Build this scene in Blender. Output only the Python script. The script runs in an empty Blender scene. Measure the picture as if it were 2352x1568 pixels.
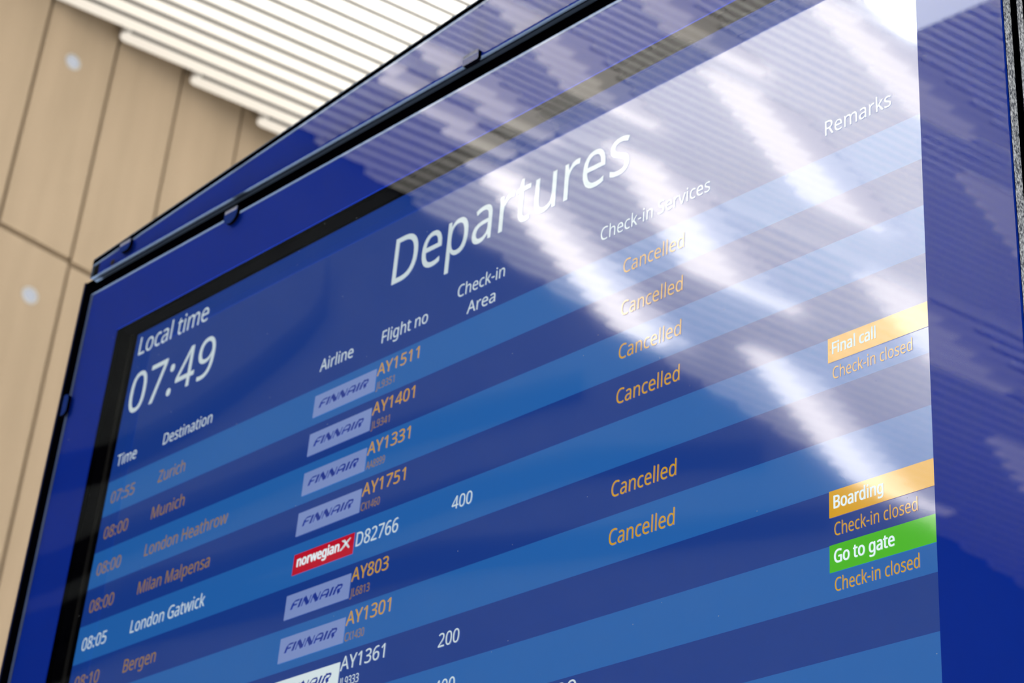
import bpy, bmesh, math, random
from mathutils import Matrix, Vector
from mathutils.geometry import tessellate_polygon

# ---------------------------------------------------------------- scale and axes
# plan units: one table row of the departures list = S metres.
# u runs right along the screen, v runs down it, w runs into it (screen face: w = 0).
S = 0.047
CAM = (15.9436, 22.5690, -24.6413)
VF = CAM[1] + 1.55 / S                      # v of the floor

def P(u, v, w):
    return Vector((u * S, w * S, (VF - v) * S))

sc = bpy.context.scene
col = sc.collection

# ---------------------------------------------------------------- camera
R = ((0.71660918, -0.07346839, 0.69359475),
     (-0.31319808, 0.85464235, 0.41411764),
     (-0.62320000, -0.51399304, 0.58943440))
def axis(r):
    return Vector((r[0], r[2], -r[1]))
right, down, fwd = axis(R[0]), axis(R[1]), axis(R[2])
cam_data = bpy.data.cameras.new('camera')
cam = bpy.data.objects.new('camera', cam_data)
col.objects.link(cam)
cam.matrix_world = Matrix((
    (right.x, -down.x, -fwd.x, P(*CAM).x),
    (right.y, -down.y, -fwd.y, P(*CAM).y),
    (right.z, -down.z, -fwd.z, P(*CAM).z),
    (0, 0, 0, 1)))
cam_data.sensor_width = 36.0
cam_data.lens = 36.0 * 4612.74 / 2352.0
cam_data.clip_start = 0.05
cam_data.clip_end = 100
cam_data.dof.use_dof = True
cam_data.dof.focus_distance = 32.5 * S
cam_data.dof.aperture_fstop = 13.0
sc.camera = cam

# ---------------------------------------------------------------- light
world = bpy.data.worlds.new('daylight')
sc.world = world
world.use_nodes = True
bg = world.node_tree.nodes['Background']
bg.inputs['Color'].default_value = (1.0, 0.975, 0.94, 1)
bg.inputs['Strength'].default_value = 1.05

# added upward light at floor level, a broad soft fill that brightens the ceiling
up_data = bpy.data.lights.new('ceiling_fill', 'AREA')
up_data.shape = 'RECTANGLE'
up_data.size = 12.0
up_data.size_y = 22.0
up_data.energy = 2850.0
up_data.color = (1.0, 0.985, 0.955)
up_data.spread = math.radians(34)
up = bpy.data.objects.new('ceiling_fill', up_data)
col.objects.link(up)
up.location = (-0.4, -3.2, 0.06)
up.rotation_euler = (math.pi, 0, 0)

# added fill light low behind the board, brightens the lower wood wall
fill_data = bpy.data.lights.new('wall_fill', 'AREA')
fill_data.shape = 'RECTANGLE'
fill_data.size = 6.0
fill_data.size_y = 1.2
fill_data.energy = 420.0
fill_data.color = (1.0, 0.93, 0.84)
win = bpy.data.objects.new('wall_fill', fill_data)
col.objects.link(win)
win.location = (-0.6, 4.2, 0.8)
win.rotation_euler = Matrix(((0, 0, 1), (1, 0, 0), (0, 1, 0))).to_euler()

sc.view_settings.view_transform = 'Standard'
sc.view_settings.look = 'None'
sc.view_settings.gamma = 1.0
sc.view_settings.use_curve_mapping = False
sc.view_settings.exposure = 0.0

# ---------------------------------------------------------------- materials
def srgb(r, g, b):
    def f(c):
        c /= 255.0
        return c / 12.92 if c <= 0.04045 else ((c + 0.055) / 1.055) ** 2.4
    return (f(r), f(g), f(b), 1.0)

def new_mat(name):
    m = bpy.data.materials.new(name)
    m.use_nodes = True
    nt = m.node_tree
    for n in list(nt.nodes):
        nt.nodes.remove(n)
    out = nt.nodes.new('ShaderNodeOutputMaterial')
    return m, nt, out

def plain(name, color, rough=0.5, metallic=0.0, spec=0.5, noise=0.0, nscale=30.0):
    m, nt, out = new_mat(name)
    b = nt.nodes.new('ShaderNodeBsdfPrincipled')
    b.inputs['Roughness'].default_value = rough
    b.inputs['Metallic'].default_value = metallic
    b.inputs['Specular IOR Level'].default_value = spec
    if noise:
        tc = nt.nodes.new('ShaderNodeTexCoord')
        nz = nt.nodes.new('ShaderNodeTexNoise')
        nz.inputs['Scale'].default_value = nscale
        nz.inputs['Detail'].default_value = 4
        rp = nt.nodes.new('ShaderNodeValToRGB')
        c = Vector(color[:3])
        rp.color_ramp.elements[0].color = (*(c * (1 - noise)), 1)
        rp.color_ramp.elements[1].color = (*(c * (1 + noise)), 1)
        rp.color_ramp.elements[0].position = 0.3
        rp.color_ramp.elements[1].position = 0.7
        nt.links.new(tc.outputs['Object'], nz.inputs['Vector'])
        nt.links.new(nz.outputs['Fac'], rp.inputs['Fac'])
        nt.links.new(rp.outputs['Color'], b.inputs['Base Color'])
    else:
        b.inputs['Base Color'].default_value = color
    nt.links.new(b.outputs[0], out.inputs['Surface'])
    return m

SCREEN_GLOSS = 0.25
SCREEN_ROUGH = 0.055
def lcd(name, color, gain=1.0):
    """a lit patch of the display: its own light plus the sheen of the matt panel"""
    m, nt, out = new_mat(name)
    e = nt.nodes.new('ShaderNodeEmission')
    e.inputs['Color'].default_value = color
    e.inputs['Strength'].default_value = gain
    g = nt.nodes.new('ShaderNodeBsdfAnisotropic') if hasattr(bpy.types, 'ShaderNodeBsdfAnisotropic') else nt.nodes.new('ShaderNodeBsdfGlossy')
    g.inputs['Color'].default_value = (SCREEN_GLOSS, SCREEN_GLOSS, SCREEN_GLOSS, 1)
    g.inputs['Roughness'].default_value = SCREEN_ROUGH
    a = nt.nodes.new('ShaderNodeAddShader')
    nt.links.new(e.outputs[0], a.inputs[0])
    nt.links.new(g.outputs[0], a.inputs[1])
    nt.links.new(a.outputs[0], out.inputs['Surface'])
    return m

def glow_mat(name, color, strength):
    m, nt, out = new_mat(name)
    e = nt.nodes.new('ShaderNodeEmission')
    e.inputs['Color'].default_value = color
    e.inputs['Strength'].default_value = strength
    nt.links.new(e.outputs[0], out.inputs['Surface'])
    return m

def glass_face(name, r0, gain, power):
    """clear pane: mirrors more the flatter it is looked at (Fresnel), the rest passes straight through; a few specks of dust"""
    m, nt, out = new_mat(name)
    ge = nt.nodes.new('ShaderNodeNewGeometry')
    dt = nt.nodes.new('ShaderNodeVectorMath')
    dt.operation = 'DOT_PRODUCT'
    nt.links.new(ge.outputs['Incoming'], dt.inputs[0])
    nt.links.new(ge.outputs['Normal'], dt.inputs[1])
    def math_node(op, a, b):
        n = nt.nodes.new('ShaderNodeMath')
        n.operation = op
        n.use_clamp = True
        for i, x in ((0, a), (1, b)):
            if isinstance(x, float):
                n.inputs[i].default_value = x
            else:
                nt.links.new(x, n.inputs[i])
        return n.outputs[0]
    ab = nt.nodes.new('ShaderNodeMath')
    ab.operation = 'ABSOLUTE'
    nt.links.new(dt.outputs['Value'], ab.inputs[0])
    fac = math_node('ADD', math_node('MULTIPLY', math_node('POWER', math_node('SUBTRACT', 1.0, ab.outputs[0]), power), gain), r0)
    # the inner side carries an anti-reflex coating
    fac = math_node('MULTIPLY', fac, math_node('SUBTRACT', 1.0, ge.outputs['Backfacing']))
    gl = nt.nodes.new('ShaderNodeBsdfAnisotropic') if hasattr(bpy.types, 'ShaderNodeBsdfAnisotropic') else nt.nodes.new('ShaderNodeBsdfGlossy')
    gl.inputs['Color'].default_value = (1, 1, 1, 1)
    gl.inputs['Roughness'].default_value = 0.0
    tr = nt.nodes.new('ShaderNodeBsdfTransparent')
    mx = nt.nodes.new('ShaderNodeMixShader')
    nt.links.new(fac, mx.inputs['Fac'])
    nt.links.new(tr.outputs[0], mx.inputs[1])
    nt.links.new(gl.outputs[0], mx.inputs[2])
    # dust
    tc = nt.nodes.new('ShaderNodeTexCoord')
    vo = nt.nodes.new('ShaderNodeTexVoronoi')
    vo.inputs['Scale'].default_value = 55.0
    lt = nt.nodes.new('ShaderNodeMath')
    lt.operation = 'LESS_THAN'
    lt.inputs[1].default_value = 0.028
    sep = nt.nodes.new('ShaderNodeSeparateColor')
    gt = nt.nodes.new('ShaderNodeMath')
    gt.operation = 'GREATER_THAN'
    gt.inputs[1].default_value = 0.55
    an = nt.nodes.new('ShaderNodeMath')
    an.operation = 'MULTIPLY'
    d = nt.nodes.new('ShaderNodeBsdfDiffuse')
    d.inputs['Color'].default_value = (0.5, 0.55, 0.6, 1)
    mx2 = nt.nodes.new('ShaderNodeMixShader')
    hf = nt.nodes.new('ShaderNodeMath')
    hf.operation = 'MULTIPLY'
    hf.inputs[1].default_value = 0.55
    nt.links.new(tc.outputs['Object'], vo.inputs['Vector'])
    nt.links.new(vo.outputs['Distance'], lt.inputs[0])
    nt.links.new(vo.outputs['Color'], sep.inputs[0])
    nt.links.new(sep.outputs[0], gt.inputs[0])
    nt.links.new(lt.outputs[0], an.inputs[0])
    nt.links.new(gt.outputs[0], an.inputs[1])
    nt.links.new(an.outputs[0], hf.inputs[0])
    nt.links.new(hf.outputs[0], mx2.inputs['Fac'])
    nt.links.new(mx.outputs[0], mx2.inputs[1])
    nt.links.new(d.outputs[0], mx2.inputs[2])
    nt.links.new(mx2.outputs[0], out.inputs['Surface'])
    return m

def clear_face(name):
    m, nt, out = new_mat(name)
    tr = nt.nodes.new('ShaderNodeBsdfTransparent')
    nt.links.new(tr.outputs[0], out.inputs['Surface'])
    return m

def cut_glass(name):
    """the ground edge of the pane: streaky silver"""
    m, nt, out = new_mat(name)
    tc = nt.nodes.new('ShaderNodeTexCoord')
    mp = nt.nodes.new('ShaderNodeMapping')
    mp.inputs['Scale'].default_value = (420, 420, 190)
    nz = nt.nodes.new('ShaderNodeTexNoise')
    nz.inputs['Scale'].default_value = 2.0
    nz.inputs['Detail'].default_value = 3
    rp = nt.nodes.new('ShaderNodeValToRGB')
    rp.color_ramp.elements[0].position = 0.38
    rp.color_ramp.elements[0].color = (0.05, 0.06, 0.09, 1)
    rp.color_ramp.elements[1].position = 0.68
    rp.color_ramp.elements[1].color = (0.85, 0.9, 0.96, 1)
    b = nt.nodes.new('ShaderNodeBsdfPrincipled')
    b.inputs['Roughness'].default_value = 0.3
    nt.links.new(tc.outputs['Object'], mp.inputs[0])
    nt.links.new(mp.outputs[0], nz.inputs['Vector'])
    nt.links.new(nz.outputs['Fac'], rp.inputs['Fac'])
    nt.links.new(rp.outputs['Color'], b.inputs['Base Color'])
    nt.links.new(b.outputs[0], out.inputs['Surface'])
    return m

def wood(name):
    m, nt, out = new_mat(name)
    tc = nt.nodes.new('ShaderNodeTexCoord')
    mp = nt.nodes.new('ShaderNodeMapping')
    mp.inputs['Scale'].default_value = (3.0, 3.0, 0.35)
    nz = nt.nodes.new('ShaderNodeTexNoise')
    nz.inputs['Scale'].default_value = 2.2
    nz.inputs['Detail'].default_value = 5
    rp = nt.nodes.new('ShaderNodeValToRGB')
    rp.color_ramp.elements[0].position = 0.3
    rp.color_ramp.elements[0].color = (0.40, 0.316, 0.222, 1)
    rp.color_ramp.elements[1].position = 0.7
    rp.color_ramp.elements[1].color = (0.45, 0.355, 0.252, 1)
    b = nt.nodes.new('ShaderNodeBsdfPrincipled')
    b.inputs['Roughness'].default_value = 0.6
    b.inputs['Specular IOR Level'].default_value = 0.25
    nt.links.new(tc.outputs['Object'], mp.inputs[0])
    nt.links.new(mp.outputs[0], nz.inputs['Vector'])
    nt.links.new(nz.outputs['Fac'], rp.inputs['Fac'])
    nt.links.new(rp.outputs['Color'], b.inputs['Base Color'])
    nt.links.new(b.outputs[0], out.inputs['Surface'])
    return m

M = {
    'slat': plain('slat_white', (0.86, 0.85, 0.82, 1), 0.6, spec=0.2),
    'slat_side_shade': plain('slat_flank_shade', (0.065, 0.063, 0.06, 1), 0.8, spec=0.05),  # shade of the gaps between slats put into the flank colour
    'slat_side_faint_shade': plain('slat_flank_faint_shade', (0.34, 0.335, 0.325, 1), 0.8, spec=0.1),  # same flanks with weaker gap shade in the colour, for the mirrored slats
    'plenum': plain('plenum_grey', (0.035, 0.034, 0.032, 1), 0.9, spec=0.0),
    'wood': wood('birch_panel'),
    'groove': plain('groove_brown', (0.30, 0.225, 0.15, 1), 0.8, spec=0.1),
    'stone': plain('grey_wall', (0.048, 0.054, 0.055, 1), 0.85, spec=0.1, noise=0.12, nscale=3.0),
    'shadow_gap': plain('black_trim', (0.004, 0.004, 0.005, 1), 0.9, spec=0.0),
    'floor': plain('pale_terrazzo', (0.72, 0.69, 0.64, 1), 0.45, noise=0.08, nscale=60.0),
    'black': plain('frame_black', (0.0008, 0.0008, 0.0018, 1), 0.7, spec=0.0),
    'rim': plain('rim_dark_blue', (0.002, 0.008, 0.05, 1), 0.4, spec=0.15),
    'blue': plain('blue_print', (0.0008, 0.027, 0.36, 1), 0.7, spec=0.05),
    'clip': plain('clip_blue', (0.005, 0.03, 0.22, 1), 0.15, spec=0.7),
    'clip_grey': plain('clip_rubber_grey', (0.25, 0.27, 0.36, 1), 0.45),
    'bezel': plain('bezel_black', (0.0065, 0.006, 0.0045, 1), 0.55, spec=0.1),
    'bezel_lip': plain('bezel_lip', (0.014, 0.013, 0.011, 1), 0.5, spec=0.15),
    'glass': glass_face('glass_front', 0.02, 0.98, 3.0),
    'clear': clear_face('glass_clear'),
    'edge': cut_glass('glass_cut_edge'),
    'edge_grey': plain('glass_edge_grey', (0.14, 0.20, 0.32, 1), 0.2),
    'downlight': glow_mat('downlight_glow', (0.86, 0.90, 1.0, 1), 0.62),
    'ring': plain('downlight_ring', (0.5, 0.5, 0.5, 1), 0.4),
    'glow_full': glow_mat('glow_patch', (1.0, 0.93, 0.84, 1), 3.5),  # glow in place of light falling on the slats, not a lamp
    'glow_dim': glow_mat('glow_patch_soft', (1.0, 0.92, 0.82, 1), 2.8),
    'glow_faint': glow_mat('glow_patch_faint', (1.0, 0.94, 0.87, 1), 2.1),  # fading end of that light, put into a weaker glow
    'skylight': glow_mat('skylight_glow', (0.93, 0.97, 1.0, 1), 8.5),
    'steel': plain('fitting_steel', (0.4, 0.4, 0.42, 1), 0.4, 0.6),
    # display colours
    'row_light': lcd('lcd_row_light', srgb(34, 96, 170)),
    'row_dark': lcd('lcd_row_dark', srgb(22, 57, 136)),
    'white': lcd('lcd_white', srgb(204, 219, 224)),
    'orange': lcd('lcd_orange', srgb(203, 154, 28)),
    'orange_soft': lcd('lcd_orange_soft', srgb(150, 116, 44)),
    'box_orange': lcd('lcd_box_orange', srgb(212, 158, 26)),
    'box_green': lcd('lcd_box_green', srgb(70, 180, 22)),
    'logo_dim': lcd('lcd_logo_dim', srgb(122, 142, 196)),
    'logo_bright': lcd('lcd_logo_bright', srgb(216, 230, 234)),
    'navy': lcd('lcd_navy', srgb(30, 52, 140)),
    'red': lcd('lcd_red', srgb(188, 18, 44)),
}

# ---------------------------------------------------------------- mesh helpers
class MB:
    """collects faces given in plan units (u, v, w), builds one mesh object"""
    def __init__(self):
        self.v, self.f, self.m, self.mats = [], [], [], []
    def mi(self, mat):
        if mat not in self.mats:
            self.mats.append(mat)
        return self.mats.index(mat)
    def face(self, pts, mat):
        n = len(self.v)
        self.v += [P(*p) for p in pts]
        self.f.append(tuple(range(n, n + len(pts))))
        self.m.append(self.mi(mat))
    def tris(self, pts, faces, mat):
        n = len(self.v)
        self.v += [P(*p) for p in pts]
        for t in faces:
            self.f.append(tuple(n + i for i in t))
            self.m.append(self.mi(mat))
    def hexa(self, a, b, mats):
        """a: four front points, b: four back points (same order); mats: one, or dict front/back/sides"""
        if isinstance(mats, str):
            mats = dict(front=mats, back=mats, sides=mats)
        n = len(self.v)
        self.v += [P(*p) for p in a] + [P(*p) for p in b]
        fs = [((0, 1, 2, 3), 'front'), ((7, 6, 5, 4), 'back')]
        for i in range(4):
            j = (i + 1) % 4
            fs.append(((i, i + 4, j + 4, j), ('s%d' % i)))
        for idx, key in fs:
            self.f.append(tuple(n + i for i in idx))
            self.m.append(self.mi(mats.get(key, mats.get('sides'))))
    def box(self, u0, u1, v0, v1, w0, w1, mats):
        # order: top left, bottom left, bottom right, top right; sides s0 left, s1 bottom, s2 right, s3 top
        a = [(u0, v0, w0), (u0, v1, w0), (u1, v1, w0), (u1, v0, w0)]
        b = [(u0, v0, w1), (u0, v1, w1), (u1, v1, w1), (u1, v0, w1)]
        self.hexa(a, b, mats)
    def ring(self, o, i, w0, w1, mat):
        """rectangular frame: o, i = (u0, u1, v0, v1) outer and inner"""
        self.box(o[0], i[0], o[2], o[3], w0, w1, mat)
        self.box(i[1], o[1], o[2], o[3], w0, w1, mat)
        self.box(i[0], i[1], o[2], i[2], w0, w1, mat)
        self.box(i[0], i[1], i[3], o[3], w0, w1, mat)
    def disc(self, c, r, axis_u, mat, n=20, r2=None, flip=False):
        """disc in a plane of constant u"""
        pts = [(c[0], c[1] + r * math.cos(2 * math.pi * k / n), c[2] + r * math.sin(2 * math.pi * k / n)) for k in range(n)]
        self.face(pts, mat)
    def build(self, name, parent=None, bevel=0.0):
        me = bpy.data.meshes.new(name)
        org = Vector((0, 0, 0))
        if parent is None and self.v:
            lo = Vector((min(p.x for p in self.v), min(p.y for p in self.v), min(p.z for p in self.v)))
            hi = Vector((max(p.x for p in self.v), max(p.y for p in self.v), max(p.z for p in self.v)))
            org = (lo + hi) / 2
        elif parent is not None:
            org = ORIGIN[parent.name]
        me.from_pydata([p - org for p in self.v], [], self.f)
        for mt in self.mats:
            me.materials.append(M[mt])
        for p, k in zip(me.polygons, self.m):
            p.material_index = k
        bm = bmesh.new()
        bm.from_mesh(me)
        bmesh.ops.recalc_face_normals(bm, faces=bm.faces)
        bm.to_mesh(me)
        bm.free()
        me.update()
        o = bpy.data.objects.new(name, me)
        col.objects.link(o)
        if parent is None:
            o.location = org
        else:
            o.parent = parent
        ORIGIN[o.name] = org
        if bevel:
            md = o.modifiers.new('bevel', 'BEVEL')
            md.width = bevel
            md.segments = 2
        return o

ORIGIN = {}

def tag(o, label, cat, group=None):
    o['label'] = label
    o['category'] = cat
    if group:
        o['group'] = group
    return o

def structure(o):
    o['kind'] = 'structure'
    return o

def empty(name, p):
    o = bpy.data.objects.new(name, None)
    o.location = P(*p)
    o.empty_display_size = 0.05
    col.objects.link(o)
    ORIGIN[o.name] = P(*p)
    return o

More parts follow.
